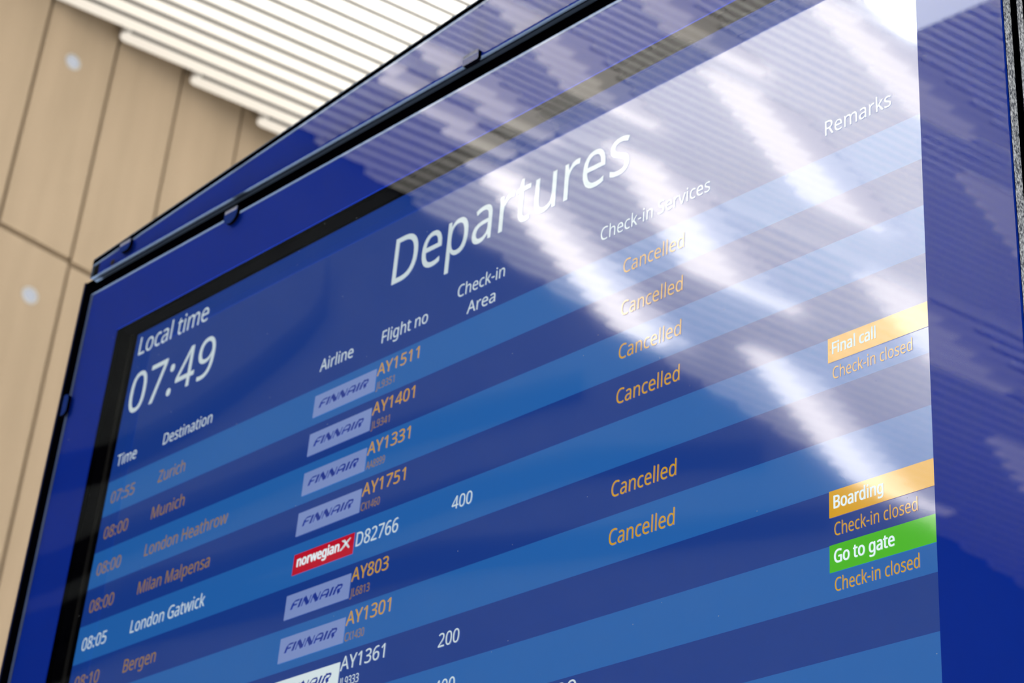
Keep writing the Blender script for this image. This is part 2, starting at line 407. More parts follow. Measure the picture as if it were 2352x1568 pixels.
# letter outlines: character, advance; contours in thousandths of the capital height
GLYPH_DATA = """
 364;
-451;56,321 56,430 395,430 395,321
0801;732,501 728,386 714,284 691,196 656,123 610,64 553,21 482,-5 399,-14 329,-7 267,13 214,48 150,123 104,225 78,352 69,501 77,652 102,779 144,880 207,954 261,988 325,1009 399,1015 470,1009 532,988 585,954 650,880 696,779 723,652|192,501 197,376 212,273 239,193 278,137 331,102 399,91 467,102 520,136 560,192 587,272 603,376 608,501 603,627 587,729 560,808 520,865 467,899 399,910 331,899 278,865 239,808 212,729 197,627
1801;497,0 377,0 377,699 377,768 380,820 382,871 342,833 296,794 189,707 125,790 395,1000 497,1000
2801;728,0 67,0 67,102 329,367 457,501 502,560 535,617 555,676 562,741 549,814 513,866 456,898 385,909 317,903 257,884 201,854 144,814 78,896 165,957 214,980 267,999 324,1010 385,1014 472,1006 546,982 606,943 651,890 678,825 688,748 680,672 655,601 617,533 566,466 431,324 223,118 223,112 728,112
3801;690,766 684,703 665,650 635,605 593,570 542,544 483,527 483,521 557,506 616,481 662,445 695,400 715,346 721,284 711,202 681,130 629,69 555,24 459,-5 338,-14 262,-11 192,-2 126,15 63,41 63,155 129,128 199,107 270,94 339,90 420,95 485,113 533,142 566,182 586,230 592,287 584,344 560,389 519,422 464,445 394,459 312,464 216,464 216,569 314,569 390,575 452,592 500,621 536,659 557,705 564,758 552,822 515,870 458,900 382,910 332,908 286,900 205,870 130,826 69,910 128,950 201,983 286,1006 381,1014 477,1006 554,983 614,944 657,893 682,834
4801;773,227 627,227 627,0 508,0 508,227 29,227 29,332 500,1006 627,1006 627,338 773,338|508,653 509,719 511,776 513,827 515,874 510,874 482,817 450,765 150,338 508,338
5801;385,613 481,605 563,578 630,536 680,478 711,406 721,319 710,223 676,141 622,75 548,26 456,-4 347,-14 273,-11 202,0 140,17 88,41 88,157 144,129 211,109 281,95 349,91 418,97 478,114 527,144 564,186 588,240 595,307 589,367 568,417 535,457 487,486 424,504 345,510 255,503 174,489 112,528 150,1000 651,1000 651,888 255,888 231,598 296,608
6801;77,427 80,513 89,598 105,680 130,757 165,828 211,890 270,942 342,981 430,1006 535,1014 600,1011 658,1001 658,896 602,909 538,913 449,905 377,881 319,843 275,793 243,732 221,664 208,589 200,508 209,508 232,540 262,569 297,592 340,611 389,622 445,626 527,617 597,590 655,547 699,487 726,412 735,322 725,225 696,143 649,76 586,27 509,-4 417,-14 348,-7 284,13 226,46 176,94 134,156 103,232 84,322|416,90 471,96 519,115 559,146 589,191 607,250 613,322 601,408 565,473 528,505 479,523 420,529 359,523 305,502 262,471 229,433 209,390 202,346 205,300 215,255 232,212 256,172 286,138 323,112 366,95
7801;190,0 601,888 62,888 62,1000 732,1000 732,905 326,0
8801;399,1014 482,1007 555,987 615,953 660,906 689,847 699,775 692,718 673,669 643,627 604,590 558,558 508,529 567,498 620,463 666,423 701,377 724,323 731,259 721,181 690,114 642,60 576,20 496,-6 403,-14 304,-6 221,18 155,57 107,110 78,176 69,255 76,319 97,374 131,421 174,461 223,494 276,522 229,552 187,586 151,624 124,668 107,718 101,776 111,847 140,905 186,952 246,986 318,1007|189,254 202,187 241,132 307,96 401,84 491,96 557,132 597,188 611,258 604,304 585,344 554,379 512,410 461,438 401,464 378,472 321,444 275,415 238,382 211,345 195,302|398,915 328,905 271,877 234,832 221,770 227,723 246,683 275,651 312,624 405,577 492,623 527,651 554,684 571,724 577,770 565,832 528,877 471,905
9801;728,573 725,488 716,403 700,320 675,243 640,172 594,110 535,58 462,19 374,-6 269,-14 204,-11 143,0 143,105 202,92 266,87 356,95 428,119 485,157 529,207 562,266 584,335 597,411 604,490 595,490 571,459 542,431 506,408 464,389 415,378 357,374 277,383 207,410 149,453 106,513 79,587 70,676 80,774 110,857 158,924 221,973 299,1004 389,1014 458,1007 522,987 580,953 630,905 671,843 702,768 722,678|389,910 335,904 288,885 247,853 216,808 198,750 192,678 204,592 239,526 276,495 324,477 384,471 446,477 500,498 544,529 576,567 597,610 604,654 600,699 590,744 574,788 550,828 520,862 483,888 439,905
:375;101,76 107,120 126,148 154,164 186,169 220,164 249,148 268,120 275,76 268,32 249,3 220,-14 186,-20 154,-14 126,3 107,32|101,675 107,720 126,749 154,765 186,770 220,765 249,749 268,720 275,675 268,632 249,602 220,585 186,580 154,585 126,602 107,632
A895;763,0 643,310 246,310 127,0 0,0 391,1004 504,1004 894,0|493,724 479,765 460,826 445,874 431,817 415,765 402,724 289,422 605,422
B910;422,1000 536,994 631,975 705,945 758,899 790,835 801,752 796,697 779,648 752,606 715,572 668,547 611,531 611,524 671,510 725,487 770,455 805,412 827,355 835,284 824,200 793,130 742,74 673,33 588,8 487,0 136,0 136,1000|447,574 555,585 623,616 659,667 671,738 664,788 645,827 613,856 537,883 427,892 262,892 262,574|262,469 262,106 464,106 543,112 605,129 648,158 687,218 700,294 695,344 677,387 646,421 600,447 537,464 454,469
C885;564,903 488,897 420,876 361,842 311,796 271,738 242,669 224,589 218,500 228,385 257,286 305,205 372,146 458,109 563,97 627,99 688,108 803,136 803,27 746,8 687,-4 622,-12 545,-14 449,-7 364,14 290,49 227,97 176,157 137,228 98,355 85,501 93,610 117,709 156,796 209,871 277,932 360,977 456,1005 566,1014 641,1010 714,999 782,980 842,955 791,849 688,887 629,899
D1022;937,510 930,404 909,310 875,228 827,159 768,102 696,57 613,26 519,6 415,0 136,0 136,1000 444,1000 540,994 628,975 706,944 774,901 831,846 877,779 910,701 930,611|804,506 793,627 760,724 706,798 631,851 537,882 426,892 262,892 262,108 398,108 522,119 623,152 702,208 759,286 793,385
F727;262,0 136,0 136,1000 695,1000 695,889 262,889 262,535 668,535 668,424 262,424
G1020;570,528 916,528 916,38 834,15 752,-1 664,-11 564,-14 466,-7 379,14 303,48 237,96 183,155 141,226 99,352 85,500 92,600 113,690 147,772 194,843 253,902 324,950 407,986 500,1007 604,1014 685,1010 763,999 835,980 902,955 854,846 798,868 735,887 667,899 597,903 486,891 392,854 317,795 262,715 228,616 217,500 227,388 256,289 305,208 377,146 472,108 594,95 706,102 790,119 790,416 570,416
H1038;901,0 775,0 775,466 262,466 262,0 136,0 136,1000 262,1000 262,577 775,577 775,1000 901,1000
J382;-6,-266 -64,-261 -109,-248 -109,-141 -62,-151 -8,-155 26,-152 58,-141 87,-122 109,-92 124,-50 129,6 129,1000 255,1000 255,15 247,-73 223,-144 184,-198 132,-236 68,-259
L734;136,0 136,1000 262,1000 262,112 699,112 699,0
M1270;577,0 248,877 242,877 247,805 251,711 252,606 252,0 136,0 136,1000 322,1000 630,181 636,181 950,1000 1134,1000 1134,0 1010,0 1010,615 1011,712 1015,803 1020,875 1014,875 681,0
R871;412,1000 525,992 617,968 687,929 737,874 766,803 776,716 769,643 746,583 713,535 672,498 625,470 576,448 850,0 703,0 461,413 262,413 262,0 136,0 136,1000|405,891 262,891 262,520 412,520 486,525 545,541 590,568 621,605 639,653 646,710 639,769 620,815 587,849 541,873 480,886
S769;703,268 692,185 660,116 607,60 536,20 448,-6 346,-14 239,-8 146,8 71,34 71,154 128,133 197,113 273,100 352,95 420,100 476,115 520,139 552,171 571,210 577,256 572,301 556,339 527,371 484,401 423,431 342,462 229,513 185,543 148,576 120,613 100,655 88,704 84,759 94,833 125,896 173,946 237,983 315,1006 403,1014 482,1010 555,999 620,981 679,958 640,850 527,888 465,900 401,903 343,899 296,885 259,863 232,834 217,798 211,758 217,711 232,674 260,642 301,613 357,586 430,556 511,523 579,487 633,446 672,398 695,339
T779;452,0 326,0 326,889 14,889 14,1000 763,1000 763,889 452,889
X821;815,0 672,0 408,434 139,0 6,0 338,521 27,1000 167,1000 412,608 658,1000 791,1000 482,524
Y793;396,508 657,1000 793,1000 459,388 459,0 333,0 333,382 0,1000 137,1000
Z801;746,0 53,0 53,95 580,888 70,888 70,1000 732,1000 732,905 206,112 746,112
a786;403,763 487,757 555,737 606,703 643,655 665,591 672,511 672,0 583,0 559,106 553,106 520,69 487,39 450,15 408,-1 359,-11 301,-14 237,-8 180,10 132,40 95,83 72,140 64,209 74,278 104,335 153,382 222,416 313,438 424,448 552,452 552,497 542,577 511,627 462,655 396,664 339,659 284,646 185,606 147,699 201,724 263,744 332,759|440,363 321,349 246,318 205,271 192,207 202,153 230,115 274,93 329,85 416,99 487,138 522,179 543,233 550,300 550,367
c672;420,-14 326,-4 243,27 174,78 121,153 88,250 77,371 89,497 123,597 178,672 249,724 333,755 429,765 485,762 539,753 588,740 626,724 588,622 510,646 426,657 357,649 301,625 258,585 228,529 210,459 204,373 210,290 228,220 258,165 300,125 353,100 419,92 477,96 527,105 613,136 613,27 574,9 530,-4 480,-11
d861;385,-14 298,-3 223,29 161,83 114,159 86,256 77,374 86,492 115,590 162,666 224,721 299,754 387,765 442,761 489,750 529,733 564,710 594,683 619,654 627,654 623,708 619,765 619,1064 742,1064 742,0 643,0 625,101 619,101 594,70 564,43 529,19 488,1 440,-10|405,88 476,95 532,117 572,153 608,235 620,350 620,373 609,496 574,588 535,629 478,654 403,662 343,654 293,627 254,583 217,491 204,371 217,252 254,162 293,121 343,96
e790;409,765 499,754 575,723 636,672 681,604 709,522 718,426 718,352 204,352 213,273 235,209 270,158 317,121 375,98 444,91 511,94 571,104 685,143 685,35 628,13 571,-2 510,-11 438,-14 338,-3 250,29 177,84 123,159 88,255 77,370 87,484 118,581 168,659 235,717 316,753|408,664 353,658 306,639 268,607 227,539 207,450 590,450 585,510 570,562 545,604 511,637 465,657
g861;385,765 456,758 519,737 574,701 620,651 627,651 644,751 742,751 742,-13 733,-110 706,-191 660,-254 595,-300 511,-327 406,-336 328,-333 257,-324 193,-309 136,-289 136,-175 194,-200 261,-218 334,-230 413,-234 473,-228 524,-209 565,-177 596,-135 614,-83 620,-22 620,7 622,55 625,99 619,99 575,49 522,14 459,-7 387,-14 297,-3 221,31 159,88 113,165 86,261 77,374 86,485 113,580 159,659 221,718 296,753|402,661 344,653 295,627 256,586 228,529 210,458 204,373 210,287 227,217 256,160 295,120 345,95 405,87 458,91 503,102 540,120 570,148 593,184 609,228 619,282 622,345 622,374 616,466 599,539 569,594 527,632 471,654
h866;242,752 240,697 235,647 244,647 271,683 304,711 342,734 385,750 431,760 478,763 561,756 630,735 683,698 721,646 744,576 752,489 752,0 630,0 630,480 620,560 590,616 537,650 462,661 387,653 331,630 290,591 263,537 247,469 242,388 242,0 119,0 119,1064 242,1064
i361;242,751 242,0 119,0 119,751|182,1032 209,1027 232,1013 248,989 254,954 248,919 232,895 209,880 182,875 154,880 130,895 114,919 109,954 114,989 130,1013 154,1027
k748;241,508 239,450 235,387 241,387 266,419 300,461 331,497 570,751 714,751 410,430 735,0 587,0 326,350 241,276 241,0 119,0 119,1064 241,1064
l361;242,0 119,0 119,1064 242,1064
m1310;943,765 1020,757 1084,736 1133,700 1168,647 1189,577 1196,489 1196,0 1074,0 1074,483 1065,561 1037,616 990,650 922,661 856,654 804,633 765,598 730,521 718,415 718,0 597,0 597,483 592,537 580,582 559,617 529,641 491,656 443,661 375,653 324,630 286,591 261,538 247,471 242,389 242,0 119,0 119,751 218,751 237,648 244,648 270,684 302,714 338,736 378,752 421,762 465,765 545,757 610,734 660,695 695,639 702,639 746,695 805,734 872,757
n866;480,765 563,757 630,736 683,700 722,647 744,577 752,489 752,0 630,0 630,480 620,560 590,616 537,650 462,661 388,653 330,630 290,591 254,506 242,389 242,0 119,0 119,751 218,751 237,648 244,648 272,684 306,714 345,736 388,752 433,762
o847;772,377 766,288 747,211 717,144 677,88 627,44 567,12 498,-8 422,-14 350,-8 284,12 225,44 175,88 134,144 103,211 84,288 77,377 88,492 119,588 170,664 239,719 325,753 426,765 522,753 606,719 675,664 728,588 761,492|204,377 210,294 228,223 257,166 300,123 355,97 424,88 493,97 549,123 592,166 621,223 638,294 644,377 638,460 620,529 591,585 548,627 493,652 423,661 353,653 298,627 256,585 228,529 210,459
p861;476,765 563,754 637,722 700,668 747,593 775,496 784,377 775,259 746,162 700,85 638,30 562,-3 475,-14 421,-10 373,1 331,19 296,41 242,95 234,95 239,35 242,-28 242,-336 119,-336 119,751 220,751 237,648 242,648 267,679 296,707 331,731 372,749 420,761|454,661 386,654 332,632 292,596 265,546 249,481 242,401 242,377 247,291 262,220 288,163 328,122 384,97 457,88 519,98 569,126 608,171 635,229 651,299 657,378 644,494 607,584 568,627 517,653
r578;469,765 515,763 557,756 542,643 502,650 461,653 418,648 378,634 341,613 308,583 281,547 260,504 247,455 242,401 242,0 119,0 119,751 220,751 234,613 239,613 266,654 297,690 333,721 374,744 419,760
s671;608,207 599,140 571,85 527,42 468,11 394,-8 308,-14 235,-11 173,-1 120,14 73,34 73,146 181,104 246,90 311,85 392,93 447,116 478,151 489,196 485,223 473,246 452,269 418,291 304,342 179,398 133,429 99,465 78,510 71,566 80,624 106,674 149,713 239,752 353,765 419,761 481,751 539,735 592,714 550,616 451,650 398,660 345,664 278,658 229,639 199,610 189,573 194,544 207,520 232,499 268,478 382,430 504,375 549,344 581,307 601,262
t506;370,87 427,92 475,102 475,8 419,-8 349,-14 292,-9 240,6 195,34 160,77 137,138 129,218 129,655 22,655 22,714 130,763 179,923 252,923 252,751 469,751 469,655 252,655 252,221 260,162 285,120 323,95
u866;746,751 746,0 646,0 627,99 622,99 595,64 560,35 521,13 478,-2 432,-11 384,-14 301,-7 233,15 180,51 141,104 118,173 111,259 111,751 235,751 235,268 245,189 276,133 328,99 402,88 477,96 534,120 576,159 603,212 618,280 623,360 623,751
v711;284,0 0,751 132,751 291,308 315,239 338,167 352,109 357,109 373,168 397,241 420,308 580,751 711,751 426,0
w1101;604,424 587,482 572,537 560,585 552,623 546,623 539,585 527,536 513,481 496,423 361,1 221,1 15,752 143,752 246,352 268,270 285,191 296,127 301,127 311,169 323,223 337,279 352,329 485,752 619,752 748,329 768,261 787,190 798,129 804,129 814,188 833,267 854,352 959,752 1085,752 877,1 732,1"""

# ---------------------------------------------------------------- the hall
K = 1.6                                     # ceiling 160 units above the lens
VT = CAM[1] - 100 * K                       # underside of the slats
U_FAR = -167.2                              # wood wall beyond the board
U_NEAR = -163.2                             # grey wall in front of the board
W_SPLIT = -64.0

fl = MB()
fl.box(-175, 190, VF, VF + 2, -330, 320, 'floor')
structure(fl.build('floor'))

ce = MB()
ce.box(-175, 190, VT - 9, VT - 7, -330, 320, 'plenum')
structure(ce.build('ceiling'))

# wall beside and beyond the board: tall birch panels that lap, one joint running across them
wl = MB()
wl.box(-175, -170.6, VT - 7, VF, W_SPLIT, 320, 'groove')
edges = [65.3 - 10.35 * 14 + 10.35 * i for i in range(39)]
for i in range(38):
    a, b = edges[i], edges[i + 1]
    step = (i - 14) * 0.42
    uf = U_FAR - min(max(step, -3.0), 3.0)
    g = 0.3
    for v0, v1 in ((VT - 6.5, -104.6), (-103.9, VF)):
        wl.hexa([(uf, v0, a + g), (uf, v1, a + g), (uf, v1, b - g), (uf, v0, b - g)],
                [(uf - 4, v0, a + g), (uf - 4, v1, a + g), (uf - 4, v1, b - g), (uf - 4, v0, b - g)], 'wood')
structure(wl.build('wall_left'))

# the wall in front of the board is plain grey with black shadow gaps that rise in long curves
wn = MB()
wn.box(-175, U_NEAR, VT - 7, VF, -330, W_SPLIT, 'stone')
structure(wn.build('wall_left'))
curves = [
    [(-56, -40), (-62, -60), (-75.3, -78.6), (-78.9, -84.2), (-88.9, -94.3), (-99.8, -103.0), (-109.0, -109.6), (-115.1, -112.4), (-119, -111.4)],
    [(-50, -60), (-64.5, -81.0), (-71.0, -88.1), (-80.5, -99.7), (-91.3, -112.6), (-105.2, -132.0), (-124.9, -160.9)],
    [(-44, -60), (-58.5, -82.4), (-65.8, -91.3), (-71.8, -101.4), (-82.6, -116.6), (-98.5, -139.2), (-112.5, -161.9), (-132, -203.8)],
    [(-40, -60), (-53.6, -81.9), (-61.9, -92.1), (-70.1, -106.4), (-86.6, -134.5), (-106.9, -177.6), (-128, -222.0)],
]
for i, line in enumerate(curves):
    t = MB()
    h = 2.5
    for (v0, w0), (v1, w1) in zip(line, line[1:]):
        t.hexa([(U_NEAR + 0.25, v0 - h, w0), (U_NEAR + 0.25, v0 + h, w0), (U_NEAR + 0.25, v1 + h, w1), (U_NEAR + 0.25, v1 - h, w1)],
               [(U_NEAR - 0.2, v0 - h, w0), (U_NEAR - 0.2, v0 + h, w0), (U_NEAR - 0.2, v1 + h, w1), (U_NEAR - 0.2, v1 - h, w1)], 'shadow_gap')
    structure(t.build('trim_%d' % (i + 1)))

# ceiling slats beyond the board: run 14 degrees off the wall, each starting where a panel starts
def slat(name, pts, half, h, side='slat_side_shade', mat='slat'):
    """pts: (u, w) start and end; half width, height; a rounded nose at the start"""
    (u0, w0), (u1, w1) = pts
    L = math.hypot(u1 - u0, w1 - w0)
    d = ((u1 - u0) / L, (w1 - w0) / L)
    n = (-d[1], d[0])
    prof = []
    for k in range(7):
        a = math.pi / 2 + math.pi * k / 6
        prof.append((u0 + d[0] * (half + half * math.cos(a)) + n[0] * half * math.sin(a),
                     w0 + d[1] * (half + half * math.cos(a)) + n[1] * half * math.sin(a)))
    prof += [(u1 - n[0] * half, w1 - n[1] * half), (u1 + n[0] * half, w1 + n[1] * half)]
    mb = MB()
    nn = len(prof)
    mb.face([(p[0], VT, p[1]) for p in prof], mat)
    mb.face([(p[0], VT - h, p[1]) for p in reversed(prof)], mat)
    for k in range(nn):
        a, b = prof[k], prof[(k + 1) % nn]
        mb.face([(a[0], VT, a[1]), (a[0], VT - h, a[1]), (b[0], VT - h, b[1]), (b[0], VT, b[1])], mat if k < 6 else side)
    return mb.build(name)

A_SLOPE = 0.25
for j in range(-26, 12):
    wt = CAM[2] + (30.35 + 7.05 * j - CAM[2]) * K
    ut = U_FAR + 1.6
    if wt < W_SPLIT:
        ut, wt = ut + A_SLOPE * (W_SPLIT - wt), W_SPLIT
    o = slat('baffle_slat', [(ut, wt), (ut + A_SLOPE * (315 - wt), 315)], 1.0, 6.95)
    tag(o, {1: 'white ceiling slat with the highest of the three rounded ends in view',
            2: 'white ceiling slat with the middle one of the three rounded ends in view',
            3: 'shortest white ceiling slat in view, its rounded end lowest, just above the board'}.get(
                j, 'long white ceiling slat running on past the top of the view above the board'),
        'slat', 'white ceiling slats above the board')
    o['kind'] = 'thing'

# slats in front of the board: seen in its glass
def near(u, w):
    return (CAM[0] + (u - CAM[0]) * K, -CAM[2] + (w + CAM[2]) * K)
bs = []
b = -50.0
while b > -150:
    pitch = 0.92 if b > -96 else 1.42
    bs.append((b, pitch))
    b -= pitch
for b, pitch in bs:
    wa = min(-45.5, 4 * (b + 95.9))
    wb = max(-196.0, 4 * (b + 12))
    if wa - wb < 6:
        continue
    p0, p1 = near(b - 0.25 * wa, wa), near(b - 0.25 * wb, wb)
    o = slat('baffle_slat', [p0, p1], pitch * K * 0.35, 6.95, 'slat_side_faint_shade')
    tag(o, 'white ceiling slat in front of the board, mirrored as a fine stripe in its glass', 'slat', 'ceiling slats mirrored in the glass')
    o['kind'] = 'thing'

# added glowing wedges flush under those slats, standing in for light on them
def glow_patch(S0, Kc, T, L, up=0.0):
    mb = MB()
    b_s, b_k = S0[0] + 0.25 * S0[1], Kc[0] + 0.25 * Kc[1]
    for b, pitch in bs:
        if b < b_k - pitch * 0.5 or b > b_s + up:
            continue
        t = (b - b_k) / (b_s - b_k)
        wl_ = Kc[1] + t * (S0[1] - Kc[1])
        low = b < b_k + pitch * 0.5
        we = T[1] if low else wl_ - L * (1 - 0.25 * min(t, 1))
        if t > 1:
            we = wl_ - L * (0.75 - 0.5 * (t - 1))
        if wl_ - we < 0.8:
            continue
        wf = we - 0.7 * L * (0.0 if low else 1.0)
        for c0, c1, mt, wa, wb in ((b - 0.37 * pitch, b + 0.37 * pitch, 'glow_full', wl_, we),
                                   (b + 0.37 * pitch, b + 0.63 * pitch, 'glow_dim', wl_, we),
                                   (b - 0.37 * pitch, b + 0.37 * pitch, 'glow_faint', we, wf)):
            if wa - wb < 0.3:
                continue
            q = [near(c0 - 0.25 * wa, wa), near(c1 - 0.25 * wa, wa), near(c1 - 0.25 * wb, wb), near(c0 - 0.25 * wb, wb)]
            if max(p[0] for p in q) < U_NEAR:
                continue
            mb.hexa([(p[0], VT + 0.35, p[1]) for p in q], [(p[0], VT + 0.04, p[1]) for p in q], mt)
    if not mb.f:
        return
    o = empty('added_glow', (sum(p[0] for p in q) / 4, VT + 0.35, sum(p[1] for p in q) / 4))
    mb.build('glowing_face', o)
    tag(o, 'added glowing wedge standing in for brightly lit slats, mirrored as a pale streak in the glass', 'light panel', 'added glow patches mirrored in the glass')

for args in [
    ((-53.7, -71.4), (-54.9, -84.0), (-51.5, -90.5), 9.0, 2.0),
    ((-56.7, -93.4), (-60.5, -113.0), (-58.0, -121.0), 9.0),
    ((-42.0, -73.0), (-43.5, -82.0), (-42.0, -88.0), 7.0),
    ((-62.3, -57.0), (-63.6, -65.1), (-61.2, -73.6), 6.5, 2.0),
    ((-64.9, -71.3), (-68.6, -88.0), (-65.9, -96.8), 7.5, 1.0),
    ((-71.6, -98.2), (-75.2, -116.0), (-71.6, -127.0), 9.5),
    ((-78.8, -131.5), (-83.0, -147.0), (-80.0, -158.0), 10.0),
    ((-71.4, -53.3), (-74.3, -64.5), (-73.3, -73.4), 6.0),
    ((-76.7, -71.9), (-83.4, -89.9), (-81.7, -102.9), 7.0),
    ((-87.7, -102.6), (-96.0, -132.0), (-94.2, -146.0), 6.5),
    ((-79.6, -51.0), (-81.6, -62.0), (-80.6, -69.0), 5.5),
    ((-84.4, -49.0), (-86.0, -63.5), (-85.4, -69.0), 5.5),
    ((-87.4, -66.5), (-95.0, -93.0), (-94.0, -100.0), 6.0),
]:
    glow_patch(*args)

sk = empty('skylight', (*near(-41, 0)[:1], VT + 0.6, near(0, -70)[1]))
q = [near(-49.6, -70.5), near(-49.6, -76.0), near(-40, -76.6), near(-40, -70.5)]
mb = MB()
mb.hexa([(p[0], VT + 1.2, p[1]) for p in q], [(p[0], VT + 0.7, p[1]) for p in q], 'skylight')
mb.build('glowing_face', sk)
mb = MB()
mb.hexa([(p[0], VT + 0.68, p[1]) for p in q], [(p[0], VT + 0.38, p[1]) for p in q], 'steel')
mb.build('housing', sk)
tag(sk, 'dazzling white skylight mirrored at the top right of the glass', 'skylight')

# downlights in the wood panels
for v, w, lab in ((-130.8, 69.9, 'upper small round downlight set in a wood panel near the slats'),
                  (-97.3, 71.4, 'lower small round downlight set in a wood panel left of the board')):
    uf = U_FAR + 0.02
    o = empty('downlight', (uf, v, w))
    rg = MB()
    n = 24
    for k in range(n):
        a0, a1 = 2 * math.pi * k / n, 2 * math.pi * (k + 1) / n
        def pt(r, a, du):
            return (uf + du, v + r * math.cos(a), w + r * math.sin(a))
        rg.face([pt(0.85, a0, 0.1), pt(1.1, a0, 0.1), pt(1.1, a1, 0.1), pt(0.85, a1, 0.1)], 'ring')
        rg.face([pt(1.1, a0, 0.1), pt(1.1, a0, -0.1), pt(1.1, a1, -0.1), pt(1.1, a1, 0.1)], 'ring')
        rg.face([pt(0.85, a0, -0.05), pt(0.85, a0, 0.1), pt(0.85, a1, 0.1), pt(0.85, a1, -0.05)], 'ring')
    rg.build('trim_ring', o)
    ls = MB()
    ls.disc((uf + 0.05, v, w), 0.8, 0, 'downlight')
    ls.build('lens', o)
    tag(o, lab, 'downlight', 'downlights in the wood panels')

# ---------------------------------------------------------------- the departures board
def at(u, v, w):
    """a point seen at (u, v) on the screen face, moved along that sight line to depth w"""
    k = (w - CAM[2]) / -CAM[2]
    return CAM[0] + (u - CAM[0]) * k, CAM[1] + (v - CAM[1]) * k
WF, WB = -0.66, -0.40                       # front and back of the glass; the blue print lies inside at -0.58
board = empty('departures_board', (-12.3, VF, 3.0))
tag(board, 'tall blue glass-fronted departures board with a lit flight list', 'departures board')

UL, VTOP = at(-27.55, -6.88, WF)
UR = at(1.80, 0, WF)[0]
VBOT = 16.0

# housing: side, top and bottom plates, back, solid foot down to the floor
h = MB()
ho = at(-28.0, 0, -0.35)[0]
h.box(ho, ho + 0.07, -6.98, VBOT + 0.4, -0.35, 7.0, 'rim')
h.box(ho + 0.07, -26.95, -6.96, VBOT + 0.4, -0.33, 7.0, 'black')
h.box(2.05, 2.265, -6.5, VBOT + 0.4, -0.12, 7.0, 'black')
h.box(-26.95, 2.05, -6.5, -6.25, -0.3, 7.0, 'rim')
h.box(-26.95, 2.05, VBOT + 0.1, VBOT + 0.4, -0.3, 7.0, 'rim')
h.box(-26.95, 2.05, -6.25, VBOT + 0.1, 6.7, 7.0, 'black')
h.box(-26.5, 1.9, VBOT + 0.4, VF, 0.0, 6.6, 'rim')
h.build('housing', board)

# black door frame behind the glass
win = (-24.78, 0.375, -4.39, 14.0)
fr = MB()
fr.ring((-26.95, 2.2, -6.70, VBOT + 0.1), (win[0] - 0.05, win[1] + 0.05, win[2] - 0.05, win[3] + 0.05), -0.38, -0.08, 'black')
fr.build('door_frame', board)

pr = MB()
pr.ring((UL + 0.02, UR - 0.05, VTOP + 0.02, VBOT - 0.02), win, -0.575, -0.55, 'blue')
pr.build('blue_border', board)

# glass: chamfered front, ground edges
def pane(outline, name, parent, bottom_strips=False):
    """outline: front polygon (u, v), counter-clockwise from top left"""
    mb = MB()
    n = len(outline)
    cu = sum(p[0] for p in outline) / n
    cv = sum(p[1] for p in outline) / n
    c = 0.035
    inn = []
    for i in range(n):
        p, a, b = outline[i], outline[i - 1], outline[(i + 1) % n]
        e1 = Vector((p[0] - a[0], p[1] - a[1])).normalized()
        e2 = Vector((b[0] - p[0], b[1] - p[1])).normalized()
        n1, n2 = Vector((-e1.y, e1.x)), Vector((-e2.y, e2.x))
        if n1.dot(Vector((cu - p[0], cv - p[1]))) < 0:
            n1, n2 = -n1, -n2
        m = (n1 + n2) / (1 + n1.dot(n2))
        inn.append((p[0] + m.x * c, p[1] + m.y * c))
    mb.face([(x, y, WF) for x, y in inn], 'glass')
    for i in range(n):
        j = (i + 1) % n
        mb.face([(*inn[i], WF), (*outline[i], WF + c * 0.6), (*outline[j], WF + c * 0.6), (*inn[j], WF)], 'glass')
        p, q = outline[i], outline[j]
        if abs(p[1] - q[1]) < 1e-4 and p[1] > cv and bottom_strips:
            for w0, w1, mt in ((WF + c * 0.6, WF + 0.115, 'edge_grey'), (WF + 0.115, WF + 0.155, 'black'), (WF + 0.155, WB, 'edge_grey')):
                mb.face([(*p, w0), (*p, w1), (*q, w1), (*q, w0)], mt)
        else:
            mt = 'edge' if abs(p[0] - q[0]) < 1e-4 and p[0] > cu else 'edge_grey'
            mb.face([(*p, WF + c * 0.6), (*p, WB), (*q, WB), (*q, WF + c * 0.6)], mt)
    mb.face([(x, y, WB) for x, y in reversed(outline)], 'clear')
    return mb.build(name, parent)
pane([(UL, VTOP), (UL, VBOT), (UR, VBOT), (UR, VTOP)], 'glass_panel', board)
es = MB()
es.box(2.25, 2.28, VTOP, VBOT, -0.36, -0.16, dict(front='black', back='black', s0='black', s1='edge', s2='edge', s3='edge'))
es.build('edge_strip', board)

# header above the door: same glass, top edge rising to the right
hd_l = at(-27.83, 0, WF)[0]
def top_at(u):                              # outer top edge at front plane
    a, b_ = at(-27.83, -8.13, WF), at(-12.38, -9.42, WF)
    return a[1] + (u - a[0]) * (b_[1] - a[1]) / (b_[0] - a[0])
hv = at(0, -7.51, WF)[1]
hl = hd_l + 0.03
hb = hd_l + 0.30                            # the blue starts inside a black border
hr = UR
hp = MB()
o_l, o_r = hd_l, UR + 0.1
ot, orr = top_at(o_l), top_at(o_r)
def frame_quad(pts, w0, w1, mat):
    hp.hexa([(x, y, w0) for x, y in pts], [(x, y, w1) for x, y in pts], mat)
frame_quad([(o_l, ot), (o_l, hv - 0.02), (hb + 0.05, hv - 0.02), (hb + 0.05, top_at(hb + 0.05))], -0.575, 5.5, 'black')
frame_quad([(o_l, ot), (o_l, ot + 0.16), (o_r, orr + 0.16), (o_r, orr)], WF + 0.03, -0.575, 'black')
frame_quad([(hb + 0.05, top_at(hb + 0.05)), (hb + 0.05, top_at(hb + 0.05) + 0.22), (o_r, orr + 0.22), (o_r, orr)], -0.545, 5.5, 'black')
frame_quad([(hb + 0.05, top_at(hb + 0.05) + 0.22), (hb + 0.05, hv - 0.02), (o_r, hv - 0.02), (o_r, orr + 0.22)], -0.38, 5.5, 'black')
